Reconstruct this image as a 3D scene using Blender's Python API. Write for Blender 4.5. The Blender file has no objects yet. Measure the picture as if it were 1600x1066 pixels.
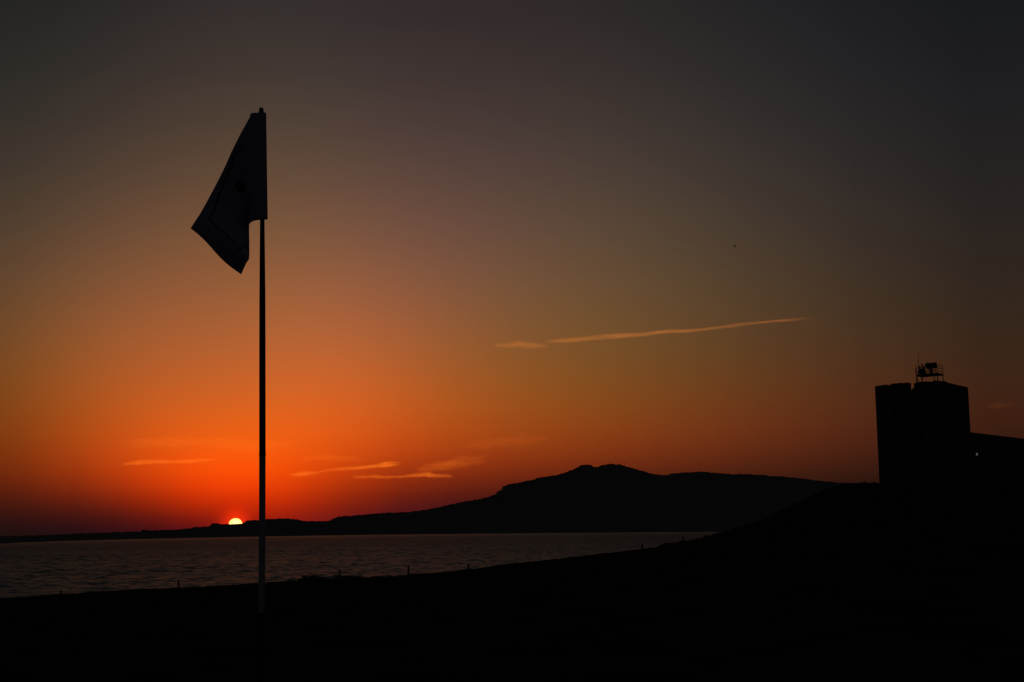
import bpy, math, random
import numpy as np
from mathutils import Vector, noise

random.seed(7)
rng = np.random.default_rng(7)
C = bpy.context.scene.collection
scene = bpy.context.scene

# ------------------------------------------------------------------ camera
CAM_Z = 9.0                       # metres above the sea
LENS, PW, PH = 50.0, 1600.0, 1066.0
F = LENS / 36.0 * PW              # focal length in photograph pixels
PITCH = math.atan(297.9 / F)
ROLL = math.atan(0.013)
fw = np.array((0, math.cos(PITCH), math.sin(PITCH)))
u0 = np.array((0, -math.sin(PITCH), math.cos(PITCH)))
x0 = np.array((1.0, 0, 0))
rt = math.cos(ROLL) * x0 - math.sin(ROLL) * u0
up = math.sin(ROLL) * x0 + math.cos(ROLL) * u0
cam_d = bpy.data.cameras.new('camera')
cam_d.lens, cam_d.sensor_width, cam_d.sensor_fit = LENS, 36.0, 'HORIZONTAL'
cam_d.clip_start, cam_d.clip_end = 0.1, 200000.0
cam = bpy.data.objects.new('camera', cam_d)
from mathutils import Matrix
m = Matrix.Identity(4)
for i in range(3):
    m[i][0], m[i][1], m[i][2] = rt[i], up[i], -fw[i]
m[2][3] = CAM_Z
cam.matrix_world = m
C.objects.link(cam)
scene.camera = cam

CAM = np.array((0, 0, CAM_Z))


def ray(px, py):
    d = fw + rt * ((px - 800.0) / F) - up * ((py - 533.0) / F)
    return d / np.linalg.norm(d)


def at(px, py, D):
    """the place D metres away (along the ground) in the direction measured in the photograph"""
    d = ray(px, py)
    return CAM + d * (D / math.hypot(d[0], d[1]))


def ang(px, py):
    d = ray(px, py)
    return math.degrees(math.atan2(d[0], d[1])), math.degrees(math.asin(d[2]))


# ------------------------------------------------------------------ sky
SUN_PX = (368.0, 819.3)
sun_dir = ray(*SUN_PX)
SUN_AZ, SUN_EL = ang(*SUN_PX)

world = bpy.data.worlds.new('World')
scene.world = world
world.use_nodes = True
nt = world.node_tree
nt.nodes.clear()


def srgb(c):
    c = np.asarray(c, float) / 255.0
    return np.where(c <= 0.04045, c / 12.92, ((c + 0.055) / 1.055) ** 2.4)


# sunset sky colours by direction, (row y, [(x, r, g, b), ...])
SKY = [
    (15, [(0, 36, 36, 34), (300, 50, 44, 42), (600, 50, 44, 44), (800, 50, 42, 42), (1000, 42, 38, 38), (1300, 32, 32, 35), (1600, 22, 24, 28)]),
    (215, [(0, 58, 52, 46), (300, 80, 64, 54), (500, 86, 68, 58), (800, 76, 62, 54), (1000, 66, 58, 52), (1200, 54, 48, 46), (1600, 34, 32, 32)]),
    (415, [(0, 92, 66, 44), (200, 125, 82, 54), (500, 143, 92, 60), (700, 124, 84, 62), (800, 112, 78, 62), (1000, 96, 74, 50), (1200, 76, 60, 44), (1400, 62, 46, 38), (1600, 42, 34, 28)]),
    (330, [(0, 76, 60, 46), (200, 104, 73, 54), (500, 115, 80, 60), (800, 96, 72, 59), (1100, 71, 58, 48), (1400, 48, 41, 37), (1580, 38, 33, 31)]),
    (500, [(0, 110, 71, 40), (200, 150, 88, 48), (450, 170, 99, 56), (700, 142, 88, 54), (900, 118, 78, 46), (1100, 92, 65, 41), (1300, 72, 50, 35), (1550, 48, 36, 28)]),
    (565, [(0, 122, 74, 38), (200, 170, 92, 42), (360, 184, 95, 44), (450, 193, 101, 48), (600, 182, 96, 47), (800, 142, 86, 44), (1000, 112, 74, 36), (1200, 96, 66, 32), (1400, 76, 46, 28), (1600, 54, 36, 22)]),
    (655, [(0, 125, 62, 18), (200, 200, 85, 28), (370, 234, 98, 23), (450, 233, 97, 26), (600, 200, 84, 26), (800, 158, 72, 22), (1000, 122, 66, 20), (1200, 98, 44, 24), (1350, 82, 38, 22), (1600, 54, 28, 16)]),
    (715, [(0, 120, 50, 12), (200, 208, 72, 14), (300, 242, 86, 14), (400, 246, 88, 14), (500, 230, 82, 15), (600, 205, 72, 14), (800, 140, 56, 18), (1000, 116, 44, 20), (1300, 84, 36, 20), (1550, 50, 25, 15)]),
    (744, [(360, 230, 64, 5), (600, 160, 48, 13)]),
    (605, [(360, 198, 94, 40)]),
    (775, [(0, 80, 26, 14), (100, 110, 32, 12), (200, 145, 42, 12), (300, 215, 55, 5), (370, 224, 54, 4), (420, 205, 56, 5), (500, 165, 42, 10), (600, 125, 32, 14), (700, 90, 26, 16)]),
    (800, [(0, 55, 20, 14), (150, 88, 24, 18), (300, 140, 25, 14), (370, 205, 40, 6), (420, 190, 36, 8), (500, 140, 30, 18), (560, 100, 26, 18)]),
    (818, [(0, 42, 18, 13), (150, 56, 18, 14), (280, 95, 20, 16), (1000, 40, 18, 14), (1400, 26, 14, 12)]),
    (750, [(1300, 50, 24, 13), (1360, 38, 20, 14), (1550, 32, 18, 13)]),
]
pts, cols = [], []
for y, row in SKY:
    for x, r, g, b in row:
        a, e = ang(x, y)
        pts.append((a - SUN_AZ, e))
        cols.append(np.log(srgb((r, g, b)) + 1e-4))
pts, cols = np.array(pts), np.array(cols)


def feat(p):           # distances that let the colours change quicker near the horizon and near the sun
    a, e = p[..., 0], p[..., 1]
    return np.stack((np.arcsinh(a / 9.0) * 1.35, np.arcsinh((e + 0.3) / 2.0) * 1.1), -1)


FP = feat(pts)


def kern(A, B):
    d2 = ((A[:, None, :] - B[None, :, :]) ** 2).sum(-1)
    return np.exp(-d2 / (2 * 0.85 ** 2))


mean = cols.mean(0)
W = np.linalg.solve(kern(FP, FP) + 0.012 * np.eye(len(FP)), cols - mean)

AZ = [-180, -75, -50, -34, -24, -17, -13, -10, -8, -6, -4.5, -3, -1.8, -0.8, 0, 0.8, 1.8, 3, 4.5, 6.5, 8.5, 11, 14, 17.5, 21, 25, 29.5, 36, 50, 75, 180]
EL = [-1, 0, 0.35, 0.7, 1.1, 1.5, 2.0, 2.6, 3.2, 4, 5, 6, 7.2, 8.5, 10, 12, 14, 16, 18.2, 20.5, 26, 36, 55, 89]


def far_sky(e):        # the sky away from the sunset: dull grey-blue dusk
    t = min(max(e / 40.0, 0), 1)
    return np.log(srgb(np.array((27, 23, 23)) * (1 - t) + np.array((30, 31, 36)) * t) + 1e-4)


def table(a, e):
    lo, hi = -10.0, 29.5
    ac = min(max(a, lo), hi)
    ec = min(max(e, 0.0), 20.5)
    v = mean + (kern(feat(np.array([[ac, ec]])), FP) @ W)[0]
    k = 0.0
    if a < lo: k = min(1.0, (lo - a) / 40.0)
    if a > hi: k = min(1.0, (a - hi) / 46.0)
    k = k * k * (3 - 2 * k)
    v = v * (1 - k) + far_sky(e) * k
    k = min(max((e - 20.5) / 35.0, 0), 1)
    v = v * (1 - k) + far_sky(e) * k
    return np.clip(np.exp(v) - 1e-4, 1e-5, 4)


N, L = nt.nodes.new, nt.links.new


def mth(op, a, b=None, c=None):
    n = N('ShaderNodeMath'); n.operation = op
    for i, v in enumerate((a, b, c)):
        if v is None: continue
        if isinstance(v, (int, float)): n.inputs[i].default_value = v
        else: L(v, n.inputs[i])
    return n.outputs[0]


tc = N('ShaderNodeTexCoord')
sep = N('ShaderNodeSeparateXYZ'); L(tc.outputs['Generated'], sep.inputs[0])
el = mth('MULTIPLY', mth('ARCSINE', sep.outputs[2]), 180 / math.pi)
# azimuth measured from the sun, wrapped to -180..180
cs, sn = math.cos(math.radians(SUN_AZ)), math.sin(math.radians(SUN_AZ))
xr = mth('SUBTRACT', mth('MULTIPLY', sep.outputs[0], cs), mth('MULTIPLY', sep.outputs[1], sn))
yr = mth('ADD', mth('MULTIPLY', sep.outputs[0], sn), mth('MULTIPLY', sep.outputs[1], cs))
az = mth('MULTIPLY', mth('ARCTAN2', xr, yr), 180 / math.pi)
POW = 0.4
fac = mth('POWER', mth('MAXIMUM', mth('DIVIDE', mth('ADD', el, 1.0), 91.0), 0.0), POW)
prev = None
for i, a in enumerate(AZ):
    rp = N('ShaderNodeValToRGB'); rp.color_ramp.interpolation = 'LINEAR'
    els = rp.color_ramp.elements
    while len(els) < len(EL): els.new(0.5)
    for j, e in enumerate(EL):
        els[j].position = ((e + 1) / 91.0) ** POW
    for j, e in enumerate(EL):
        els[j].color = (*table(a, e), 1)
    L(fac, rp.inputs[0])
    if prev is None:
        prev = rp.outputs[0]
    else:
        mr = N('ShaderNodeMapRange'); mr.clamp = True
        mr.inputs[1].default_value, mr.inputs[2].default_value = AZ[i - 1], a
        L(az, mr.inputs[0])
        mx = N('ShaderNodeMix'); mx.data_type = 'RGBA'
        L(mr.outputs[0], mx.inputs[0]); L(prev, mx.inputs[6]); L(rp.outputs[0], mx.inputs[7])
        prev = mx.outputs[2]
# red aureole close round the sun
dot = N('ShaderNodeVectorMath'); dot.operation = 'DISTANCE'
L(tc.outputs['Generated'], dot.inputs[0]); dot.inputs[1].default_value = tuple(sun_dir)
dd = mth('DIVIDE', dot.outputs['Value'], math.radians(0.34))
gl = mth('EXPONENT', mth('MULTIPLY', mth('MULTIPLY', dd, dd), -0.5))
aur = N('ShaderNodeMix'); aur.data_type = 'RGBA'; aur.blend_type = 'ADD'
L(gl, aur.inputs[0]); L(prev, aur.inputs[6]); aur.inputs[7].default_value = (0.75, 0.02, 0.0, 1)
# a faint uneven veil of haze layers in the sunset
bg = N('ShaderNodeBackground'); bg.inputs[1].default_value = 1.0
L(aur.outputs[2], bg.inputs[0])
# physical twilight air added underneath
nish = N('ShaderNodeTexSky'); nish.sky_type = 'NISHITA'; nish.sun_disc = False
nish.sun_elevation = math.radians(SUN_EL); nish.sun_rotation = math.radians(SUN_AZ)
nish.dust_density = 4.0
bg2 = N('ShaderNodeBackground'); bg2.inputs[1].default_value = 0.00015
L(nish.outputs[0], bg2.inputs[0])
ad = N('ShaderNodeAddShader'); L(bg.outputs[0], ad.inputs[0]); L(bg2.outputs[0], ad.inputs[1])
wo = N('ShaderNodeOutputWorld'); L(ad.outputs[0], wo.inputs[0])

# ------------------------------------------------------------------ sun lamp
sl = bpy.data.lights.new('sun_lamp', 'SUN')
sl.energy, sl.angle, sl.color = 5.0, math.radians(0.5), (1.0, 0.36, 0.08)
slo = bpy.data.objects.new('sun_lamp', sl)
LAMP_EL = math.radians(0.25)
ld = Vector((math.sin(math.radians(SUN_AZ)) * math.cos(LAMP_EL), math.cos(math.radians(SUN_AZ)) * math.cos(LAMP_EL), math.sin(LAMP_EL)))
slo.rotation_euler = ld.to_track_quat('Z', 'Y').to_euler()
C.objects.link(slo)

vs = scene.view_settings
scene.display_settings.display_device = 'sRGB'
vs.view_transform, vs.look, vs.exposure, vs.gamma, vs.use_curve_mapping = 'Standard', 'None', 0.0, 1.0, False
scene.render.engine = 'CYCLES'
scene.cycles.use_denoising = True
scene.cycles.max_bounces = 6


# ------------------------------------------------------------------ helpers
def mat(name, base, rough=0.8, noise_scale=None, noise_amt=0.3, bump=0.0, spec=0.3, coord='Object'):
    mt = bpy.data.materials.new(name); mt.use_nodes = True
    t = mt.node_tree; b = t.nodes['Principled BSDF']
    b.inputs['Base Color'].default_value = (*base, 1)
    b.inputs['Roughness'].default_value = rough
    b.inputs['Specular IOR Level'].default_value = spec
    if noise_scale:
        co = t.nodes.new('ShaderNodeTexCoord')
        n = t.nodes.new('ShaderNodeTexNoise'); n.inputs['Scale'].default_value = noise_scale
        n.inputs['Detail'].default_value = 6
        t.links.new(co.outputs[coord], n.inputs['Vector'])
        r = t.nodes.new('ShaderNodeValToRGB')
        r.color_ramp.elements[0].position, r.color_ramp.elements[1].position = 0.3, 0.7
        r.color_ramp.elements[0].color = (*[c * (1 - noise_amt) for c in base], 1)
        r.color_ramp.elements[1].color = (*[min(1, c * (1 + noise_amt)) for c in base], 1)
        t.links.new(n.outputs[0], r.inputs[0]); t.links.new(r.outputs[0], b.inputs['Base Color'])
        if bump:
            bp = t.nodes.new('ShaderNodeBump'); bp.inputs['Strength'].default_value = bump
            t.links.new(n.outputs[0], bp.inputs['Height']); t.links.new(bp.outputs[0], b.inputs['Normal'])
    return mt


def tag(o, label=None, cat=None, group=None, kind=None):
    if label: o['label'] = label
    if cat: o['category'] = cat
    if group: o['group'] = group
    if kind: o['kind'] = kind
    return o


def empty(name, loc, label, cat, group=None):
    o = bpy.data.objects.new(name, None); o.location = tuple(loc); o.empty_display_size = 0.2
    C.objects.link(o)
    return tag(o, label, cat, group)


class MB:
    """collects shapes (world coordinates) and links them as one mesh object"""
    def __init__(s): s.v, s.f = [], []

    def add(s, v, f):
        k = len(s.v)
        s.v += [tuple(map(float, p)) for p in v]
        s.f += [tuple(i + k for i in q) for q in f]
        return s

    def box(s, c, ax, h):
        c = np.asarray(c, float); ax = [np.asarray(a, float) for a in ax]
        v = [c + ax[0] * h[0] * i + ax[1] * h[1] * j + ax[2] * h[2] * k for i in (-1, 1) for j in (-1, 1) for k in (-1, 1)]
        return s.add(v, [(0, 1, 3, 2), (4, 6, 7, 5), (0, 4, 5, 1), (2, 3, 7, 6), (0, 2, 6, 4), (1, 5, 7, 3)])

    def tube(s, P, R, n=10, flat=None):
        P = [np.asarray(p, float) for p in P]
        if np.isscalar(R): R = [R] * len(P)
        v, f = [], []
        for i, p in enumerate(P):
            t = P[min(i + 1, len(P) - 1)] - P[max(i - 1, 0)]
            t = t / np.linalg.norm(t)
            ref = np.array((0, 0, 1.0)) if abs(t[2]) < 0.9 else np.array((1.0, 0, 0))
            a = np.cross(t, ref); a /= np.linalg.norm(a); b = np.cross(t, a)
            for k in range(n):
                q = 2 * math.pi * k / n
                v.append(p + R[i] * (a * math.cos(q) + b * math.sin(q)))
        for i in range(len(P) - 1):
            for k in range(n):
                f.append((i * n + k, i * n + (k + 1) % n, (i + 1) * n + (k + 1) % n, (i + 1) * n + k))
        f.append(tuple(range(n - 1, -1, -1))); f.append(tuple((len(P) - 1) * n + k for k in range(n)))
        return s.add(v, f)

    def lathe(s, base, prof, n=16, ax=(0, 0, 1)):
        ax = np.asarray(ax, float); ax /= np.linalg.norm(ax)
        return s.tube([np.asarray(base, float) + ax * h for r, h in prof], [r for r, h in prof], n)

    def build(s, name, material, parent=None, origin=None, smooth=False):
        o0 = np.array(parent.matrix_world.translation) if parent is not None and parent.type == 'EMPTY' and parent.parent is None else None
        if parent is not None:
            root = parent
            while root.parent: root = root.parent
            o0 = np.array(root.location)
        elif origin is not None:
            o0 = np.asarray(origin, float)
        else:
            o0 = np.zeros(3)
        me = bpy.data.meshes.new(name)
        me.from_pydata([tuple(np.asarray(p) - o0) for p in s.v], [], s.f)
        if smooth:
            me.polygons.foreach_set('use_smooth', [True] * len(me.polygons))
        me.materials.append(material); me.update()
        o = bpy.data.objects.new(name, me)
        if parent is None: o.location = tuple(o0)
        C.objects.link(o)
        if parent is not None: o.parent = parent
        return o


def grid_mesh(name, V, nr, nc, material, smooth=True):
    """V: (nr*nc, 3) array of a regular grid"""
    i = np.arange((nr - 1) * (nc - 1)); r, c = i // (nc - 1), i % (nc - 1)
    q = np.stack((r * nc + c, r * nc + c + 1, (r + 1) * nc + c + 1, (r + 1) * nc + c), 1).astype(np.int32)
    me = bpy.data.meshes.new(name)
    me.vertices.add(len(V)); me.vertices.foreach_set('co', np.ascontiguousarray(V, np.float32).ravel())
    me.loops.add(q.size); me.loops.foreach_set('vertex_index', q.ravel())
    me.polygons.add(len(q)); me.polygons.foreach_set('loop_start', np.arange(0, q.size, 4, dtype=np.int32))
    me.update(calc_edges=True)
    if smooth: me.polygons.foreach_set('use_smooth', np.ones(len(q), bool))
    me.materials.append(material)
    o = bpy.data.objects.new(name, me); C.objects.link(o)
    return o


def interp(x, tab, k):
    xs = [t[0] for t in tab]; ys = [t[k] for t in tab]
    return np.interp(x, xs, ys)


def vnoise(x, seed=0):
    """smooth 1-D noise, -1..1"""
    r = np.random.default_rng(seed).uniform(-1, 1, 4096)
    i = np.floor(x).astype(int); f = x - i; f = f * f * (3 - 2 * f)
    return r[i % 4096] * (1 - f) + r[(i + 1) % 4096] * f


# ------------------------------------------------------------------ materials
M_ground = mat('dune_turf', (0.040, 0.030, 0.020), 1.0, 1.3, 0.5, 0.6, 0.0)
M_hill = mat('hill_scrub', (0.135, 0.13, 0.125), 0.95, 0.01, 0.15, 0.1, 0.0)
M_wood_far = mat('far_foliage', (0.05, 0.055, 0.05), 0.9, 0.2, 0.4, 0, 0.1)
M_stone = mat('castle_stone', (0.10, 0.085, 0.065), 0.9, 1.2, 0.4, 0.7, 0.2)
M_steel = mat('galvanised_steel', (0.09, 0.09, 0.09), 0.55, 6, 0.25, 0, 0.4)
M_device = mat('device_paint', (0.06, 0.065, 0.07), 0.5, 5, 0.2, 0, 0.4)
M_post = mat('weathered_wood', (0.06, 0.045, 0.03), 0.9, 12, 0.4, 0.3, 0.1)
M_leaf = mat('scrub_leaf', (0.035, 0.045, 0.018), 0.8, 8, 0.4, 0, 0.2)
M_grass = mat('dune_grass_blade', (0.06, 0.06, 0.03), 0.8, 8, 0.3, 0, 0.2)
M_bird = mat('bird_feather', (0.05, 0.045, 0.04), 0.8, 9, 0.3, 0, 0.2)
M_flag = mat('flag_cloth', (0.27, 0.27, 0.36), 0.95, 60, 0.10, 0.15, 0.0)
M_print = mat('flag_print', (0.012, 0.012, 0.016), 0.95, 40, 0.2, 0, 0.0)
M_pole_dark = mat('pole_dark', (0.035, 0.035, 0.042), 0.7, 25, 0.2, 0, 0.1)
M_pole_white = mat('pole_white', (0.32, 0.32, 0.35), 0.8, 25, 0.12, 0, 0.05)

# ------------------------------------------------------------------ sea
sea_m = bpy.data.materials.new('sea_water'); sea_m.use_nodes = True
t = sea_m.node_tree; b = t.nodes['Principled BSDF']
b.inputs['Base Color'].default_value = (0.125, 0.165, 0.145, 1)
ca = t.nodes.new('ShaderNodeAttribute'); ca.attribute_name = 'chop'
cm = t.nodes.new('ShaderNodeMapRange'); cm.inputs[3].default_value, cm.inputs[4].default_value = 0.38, 0.58
t.links.new(ca.outputs['Fac'], cm.inputs[0]); t.links.new(cm.outputs[0], b.inputs['Roughness'])
b.inputs['IOR'].default_value = 1.33
co = t.nodes.new('ShaderNodeTexCoord')
mp = t.nodes.new('ShaderNodeMapping'); mp.inputs['Scale'].default_value = (0.35, 1.0, 1.0)
t.links.new(co.outputs['Object'], mp.inputs[0])
n1 = t.nodes.new('ShaderNodeTexNoise'); n1.inputs['Scale'].default_value = 0.9; n1.inputs['Detail'].default_value = 5
t.links.new(mp.outputs[0], n1.inputs['Vector'])
bp = t.nodes.new('ShaderNodeBump'); bp.inputs['Strength'].default_value = 1.0; bp.inputs['Distance'].default_value = 0.4
t.links.new(n1.outputs[0], bp.inputs['Height']); t.links.new(bp.outputs[0], b.inputs['Normal'])

Ds = np.concatenate((np.linspace(30, 150, 14)[:-1], np.arange(150, 420, 0.5), np.arange(420, 800, 1.2), np.arange(800, 1500, 2.4), 1.0 / np.linspace(1 / 1500.0, 1 / 45000.0, 50)))
phis = np.radians(np.concatenate((np.linspace(-75, -23, 26)[:-1], np.linspace(-23, 12, 620), np.linspace(12, 75, 32)[1:])))
DD, PP = np.meshgrid(Ds, phis, indexing='ij')
X, Y = DD * np.sin(PP), DD * np.cos(PP)
Z = np.zeros_like(X)
dD = np.gradient(Ds)[:, None]
wr = np.random.default_rng(3)
for k in range(80):
    lam = 1.5 * (11.0 ** wr.random())            # 1.5 - 16 m
    th = math.radians(wr.normal(-12, 40))
    kx, ky = math.sin(th) * 2 * math.pi / lam, math.cos(th) * 2 * math.pi / lam
    amp = 0.0058 * lam ** 0.78
    fade = np.clip((lam / (2.4 * dD)) - 0.35, 0, 1) * np.clip((1600 - DD) / 500.0, 0, 1)
    Z += amp * np.sin(kx * X + ky * Y + wr.random() * 6.283) * fade
# one longer swell line standing up off the beach
sw = np.exp(-((Y - (365 + 0.16 * (X + 90) + 4 * np.sin(X / 9.0))) / 3.0) ** 2)
Z += 0.40 * sw * np.exp(-((X + 82) / 26.0) ** 4)
HILL_SHORE = [(-1600, 2600), (0, 2350), (280, 5900), (368, 7200), (560, 9800), (760, 7800), (950, 6000), (1137, 4500), (1373, 3600), (3400, 3000)]
shore = np.interp(800 + F * np.tan(PP), [h[0] for h in HILL_SHORE], [h[1] for h in HILL_SHORE])
lee = np.clip(1.0 - (1 / DD - 1 / shore) * CAM_Z * F / 5.0, 0, 1)           # calmer water under the far shore
chop = np.clip((DD - 350) / 1200.0, 0, 1) * (1 - 0.75 * lee)                # short chop offshore, too small to model
sea = grid_mesh('sea', np.stack((X, Y, Z), -1).reshape(-1, 3), len(Ds), len(phis), sea_m)
sa = sea.data.attributes.new('chop', 'FLOAT', 'POINT'); sa.data.foreach_set('value', chop.astype(np.float32).ravel())
tag(sea, kind='structure')

# ------------------------------------------------------------------ near ground, one sheet round the camera
CREST = [(-400, 962, 76), (0, 935, 85), (200, 921.5, 88), (290, 918.5, 90), (400, 911.5, 93), (450, 908, 95), (470, 904, 96), (500, 903, 97),
         (560, 903, 100), (600, 902, 102), (640, 899, 104), (740, 889, 110), (790, 882, 113), (850, 876, 118), (940, 865, 128),
         (1000, 858.5, 135), (1022, 856, 138), (1036, 851, 140), (1060, 847, 143), (1090, 842, 147), (1110, 838, 150), (1138, 832, 153),
         (1184, 817, 160), (1218, 801, 166), (1262, 780, 174), (1300, 763, 180), (1318, 757.5, 182), (1340, 755.8, 185), (1373, 755.3, 190), (1450, 757, 190),
         (1600, 761, 190), (2400, 800, 190)]
cr_az = np.array([ang(x, y)[0] for x, y, D in CREST])
cr_D = np.array([c[2] for c in CREST], float)
cr_z = np.array([at(*c)[2] for c in CREST])
az_fine = np.linspace(-30, 32, 900)
az_all = np.concatenate((np.linspace(-180, -30, 90)[:-1], az_fine, np.linspace(32, 180, 90)[1:]))
cD, cz = np.interp(az_all, cr_az, cr_D), np.interp(az_all, cr_az, cr_z)
# inland (beside and behind the camera) the ground rolls on for kilometres
inl = np.clip((np.abs(az_all) - 62) / 35.0, 0, 1)
plateau = np.clip((az_all - 9.0) / 5.0, 0, 1)          # castle mound carries on flat behind its crest
px_of = 800 + F * np.tan(np.radians(az_all))
small = 0.10 * vnoise(px_of / 11.0, 5) + 0.06 * vnoise(px_of / 4.0, 6)
bump_w = np.interp(px_of, [-200, 430, 470, 620, 680, 1010, 1050, 1300, 1700], [0.25, 0.25, 1, 1, 0.3, 0.3, 1.3, 1.6, 1.6])
rows = [0.0, 0.5, 1, 2, 3, 4.6, 7, 10, 14, 19, 25, 32, 40, 50]
ts = list(np.linspace(0.35, 1.0, 22)) + [1.01, 1.03, 1.06, 1.1, 1.16, 1.25, 1.4, 1.6, 2.0, 2.6]
V = []
GZ0 = CAM_Z - 0.78
for r in rows[:6]:
    V.append(np.stack((r * np.sin(np.radians(az_all)), r * np.cos(np.radians(az_all)), np.full_like(az_all, GZ0 - 0.0 * r)), -1))
for tt in list(np.linspace(0.08, 0.33, 8)) + ts:
    D = tt * cD * (1 - inl) + (tt * 90) * inl
    if tt > 1.0: D = D * (1 - inl) + inl * (90 + (tt - 1) * 1500)
    if tt <= 1:
        z = GZ0 + (cz - GZ0) * np.clip((D - 4.6) / (np.maximum(cD, 6) - 4.6), 0, 1)
        z = z + small * bump_w * np.exp(-((tt - 1) / 0.03) ** 2)
        z = z - 0.12 * (1 - abs(2 * tt - 1)) * (1 + vnoise(az_all / 3.0 + tt * 9, 8))
    else:
        beach = cz + small * bump_w * np.exp(-((tt - 1) / 0.02) ** 2) - (cz + 2.5) * np.clip((tt - 1.0) / 0.45, 0, 1) ** 0.8
        flat = cz - 0.3 * np.clip((tt - 1) / 0.1, 0, 1) - (cz + 2) * np.clip((tt - 1.7) / 0.8, 0, 1)
        z = beach * (1 - plateau) + flat * plateau
    zin = GZ0 + 1.5 * vnoise(az_all / 9.0 + tt, 9) * np.clip(tt, 0, 3)
    z = z * (1 - inl) + zin * inl
    V.append(np.stack((D * np.sin(np.radians(az_all)), D * np.cos(np.radians(az_all)), z), -1))
# the first flat rows must not overtake the scaled ones
V = V[:6] + V[6:]
ground = grid_mesh('ground', np.concatenate(V), len(V), len(az_all), M_ground)
tag(ground, kind='structure')

# ------------------------------------------------------------------ far coast and mountain
HILL_D = [(-1600, 2600, 3200), (0, 2350, 3100), (280, 5900, 6900), (368, 7200, 8300), (560, 9800, 11000), (760, 7800, 9600), (950, 6000, 9000), (1137, 4500, 8000),
          (1373, 3600, 7000), (1800, 3200, 6000), (3400, 3000, 5000)]
COAST = [(-1600, 850), (-400, 846), (0, 838.2), (60, 837), (110, 834.6), (160, 832.6), (210, 831), (220, 830.7), (222, 828.4), (240, 829), (280, 827.6),
         (299, 826), (302, 823.6), (326, 823.4), (329, 821), (331, 818), (341, 818.2), (345, 819.2), (357, 819.2), (378, 818.8), (384, 815), (388, 813.6), (405, 813),
         (415, 811.6), (430, 811), (448, 810.4), (460, 811.4), (475, 814.4), (500, 815), (515, 814), (530, 807.5), (545, 812), (570, 834)]
MOUNT = [(500, 836), (512, 818), (520, 811.5), (530, 807.5), (560, 805.4), (600, 802), (640, 800.4), (665, 797), (690, 792), (720, 785), (745, 781), (760, 777.5), (774, 773.2),
         (777, 768), (783, 766.2), (785, 761), (795, 757), (815, 753.5), (835, 749.6), (840, 747.2), (870, 743), (880, 739.6), (893, 736), (900, 732), (909, 727.6), (918, 726.5),
         (923, 727.4), (927, 730), (933, 730.4), (940, 727.6), (950, 726), (956, 725.2), (963, 727.2), (968, 726), (974, 728.5), (985, 731), (1000, 735), (1010, 738),
         (1020, 741), (1036, 743), (1043, 742), (1050, 740), (1075, 738.6), (1095, 737), (1105, 738), (1130, 740), (1150, 741.6), (1170, 741.2), (1200, 743.6), (1220, 745),
         (1250, 747.6), (1280, 751.5), (1300, 753.6), (1330, 755.2), (1400, 757), (1700, 770), (2400, 790), (3400, 800)]


def hill(name, tab, x_from, x_to, seed, rough):
    px = np.arange(x_from, x_to, 1.6)
    py = np.interp(px, [q[0] for q in tab], [q[1] for q in tab])
    py = py - rough * (np.abs(vnoise(px / 5.0, seed)) * 1.0 + 0.7 * np.abs(vnoise(px / 2.3, seed + 1))) + rough * 0.5
    sh = np.interp(px, [h[0] for h in HILL_D], [h[1] for h in HILL_D])
    cr = np.interp(px, [h[0] for h in HILL_D], [h[2] for h in HILL_D])
    dirs = np.array([ray(a, c) for a, c in zip(px, py)])
    hz = np.hypot(dirs[:, 0], dirs[:, 1]); tan_e = dirs[:, 2] / hz
    ux, uy = dirs[:, 0] / hz, dirs[:, 1] / hz
    zc = CAM_Z + tan_e * cr
    out = []
    sgrid = list(np.linspace(0, 1, 26)) + [1.06, 1.15, 1.3, 1.6]
    for s in sgrid:
        if s <= 1:
            D = sh + (cr - sh) * s
            h = -3 + (zc + 3) * (0.25 * s + 0.75 * s ** 1.7)
            gul = np.array([noise.fractal(Vector((a * b_ / 420.0, a * c_ / 420.0, seed)), 0.9, 2.1, 4) for a, b_, c_ in zip(D, ux, uy)])
            h = h + gul * 0.10 * np.maximum(zc, 10) * math.sin(math.pi * min(s, 1)) ** 0.8
            lim = CAM_Z + tan_e * D - 0.004 * D * (1 - s)
            h = np.minimum(h, lim) if s > 0 else h
        else:
            D = cr * (1 + (s - 1) * 0.6)
            h = zc * max(0.0, 1 - (s - 1) / 0.5) - (3 if s > 1.5 else 0) - 0.002 * zc
        out.append(np.stack((D * ux, D * uy, h), -1))
    o = grid_mesh(name, np.concatenate(out), len(sgrid), len(px), M_hill)
    tag(o, kind='structure')
    return o


hill('far_coast', COAST, -1600, 575, 21, 0.9)
hill('mountain', MOUNT, 498, 3400, 31, 1.1)

# scrub and pines that roughen the far skyline: one mass nobody could count
mb = MB()
octa = [(1, 0, 0), (0, 1, 0), (-1, 0, 0), (0, -1, 0), (0, 0, 1), (0, 0, -0.6)]
octf = [(0, 1, 4), (1, 2, 4), (2, 3, 4), (3, 0, 4), (1, 0, 5), (2, 1, 5), (3, 2, 5), (0, 3, 5)]
for k in range(900):
    px = random.choice((random.uniform(0, 560), random.uniform(560, 1000), random.uniform(840, 985), random.uniform(1000, 1300)))
    tab = COAST if px < 525 else MOUNT
    py = np.interp(px, [q[0] for q in tab], [q[1] for q in tab])
    if 352 < px < 384: continue
    D = np.interp(px, [h[0] for h in HILL_D], [h[2] for h in HILL_D]) * 0.998
    c = at(px, py + 0.6, D)
    r = D / F * random.uniform(0.5, 1.45) * (0.7 if px > 1000 else 1)
    s_ = [random.uniform(0.7, 1.4) for _ in range(3)]
    mb.add([(c[0] + a * r * s_[0] * 1.2, c[1] + b_ * r * s_[1], c[2] + d * r * s_[2]) for a, b_, d in octa], octf)
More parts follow.
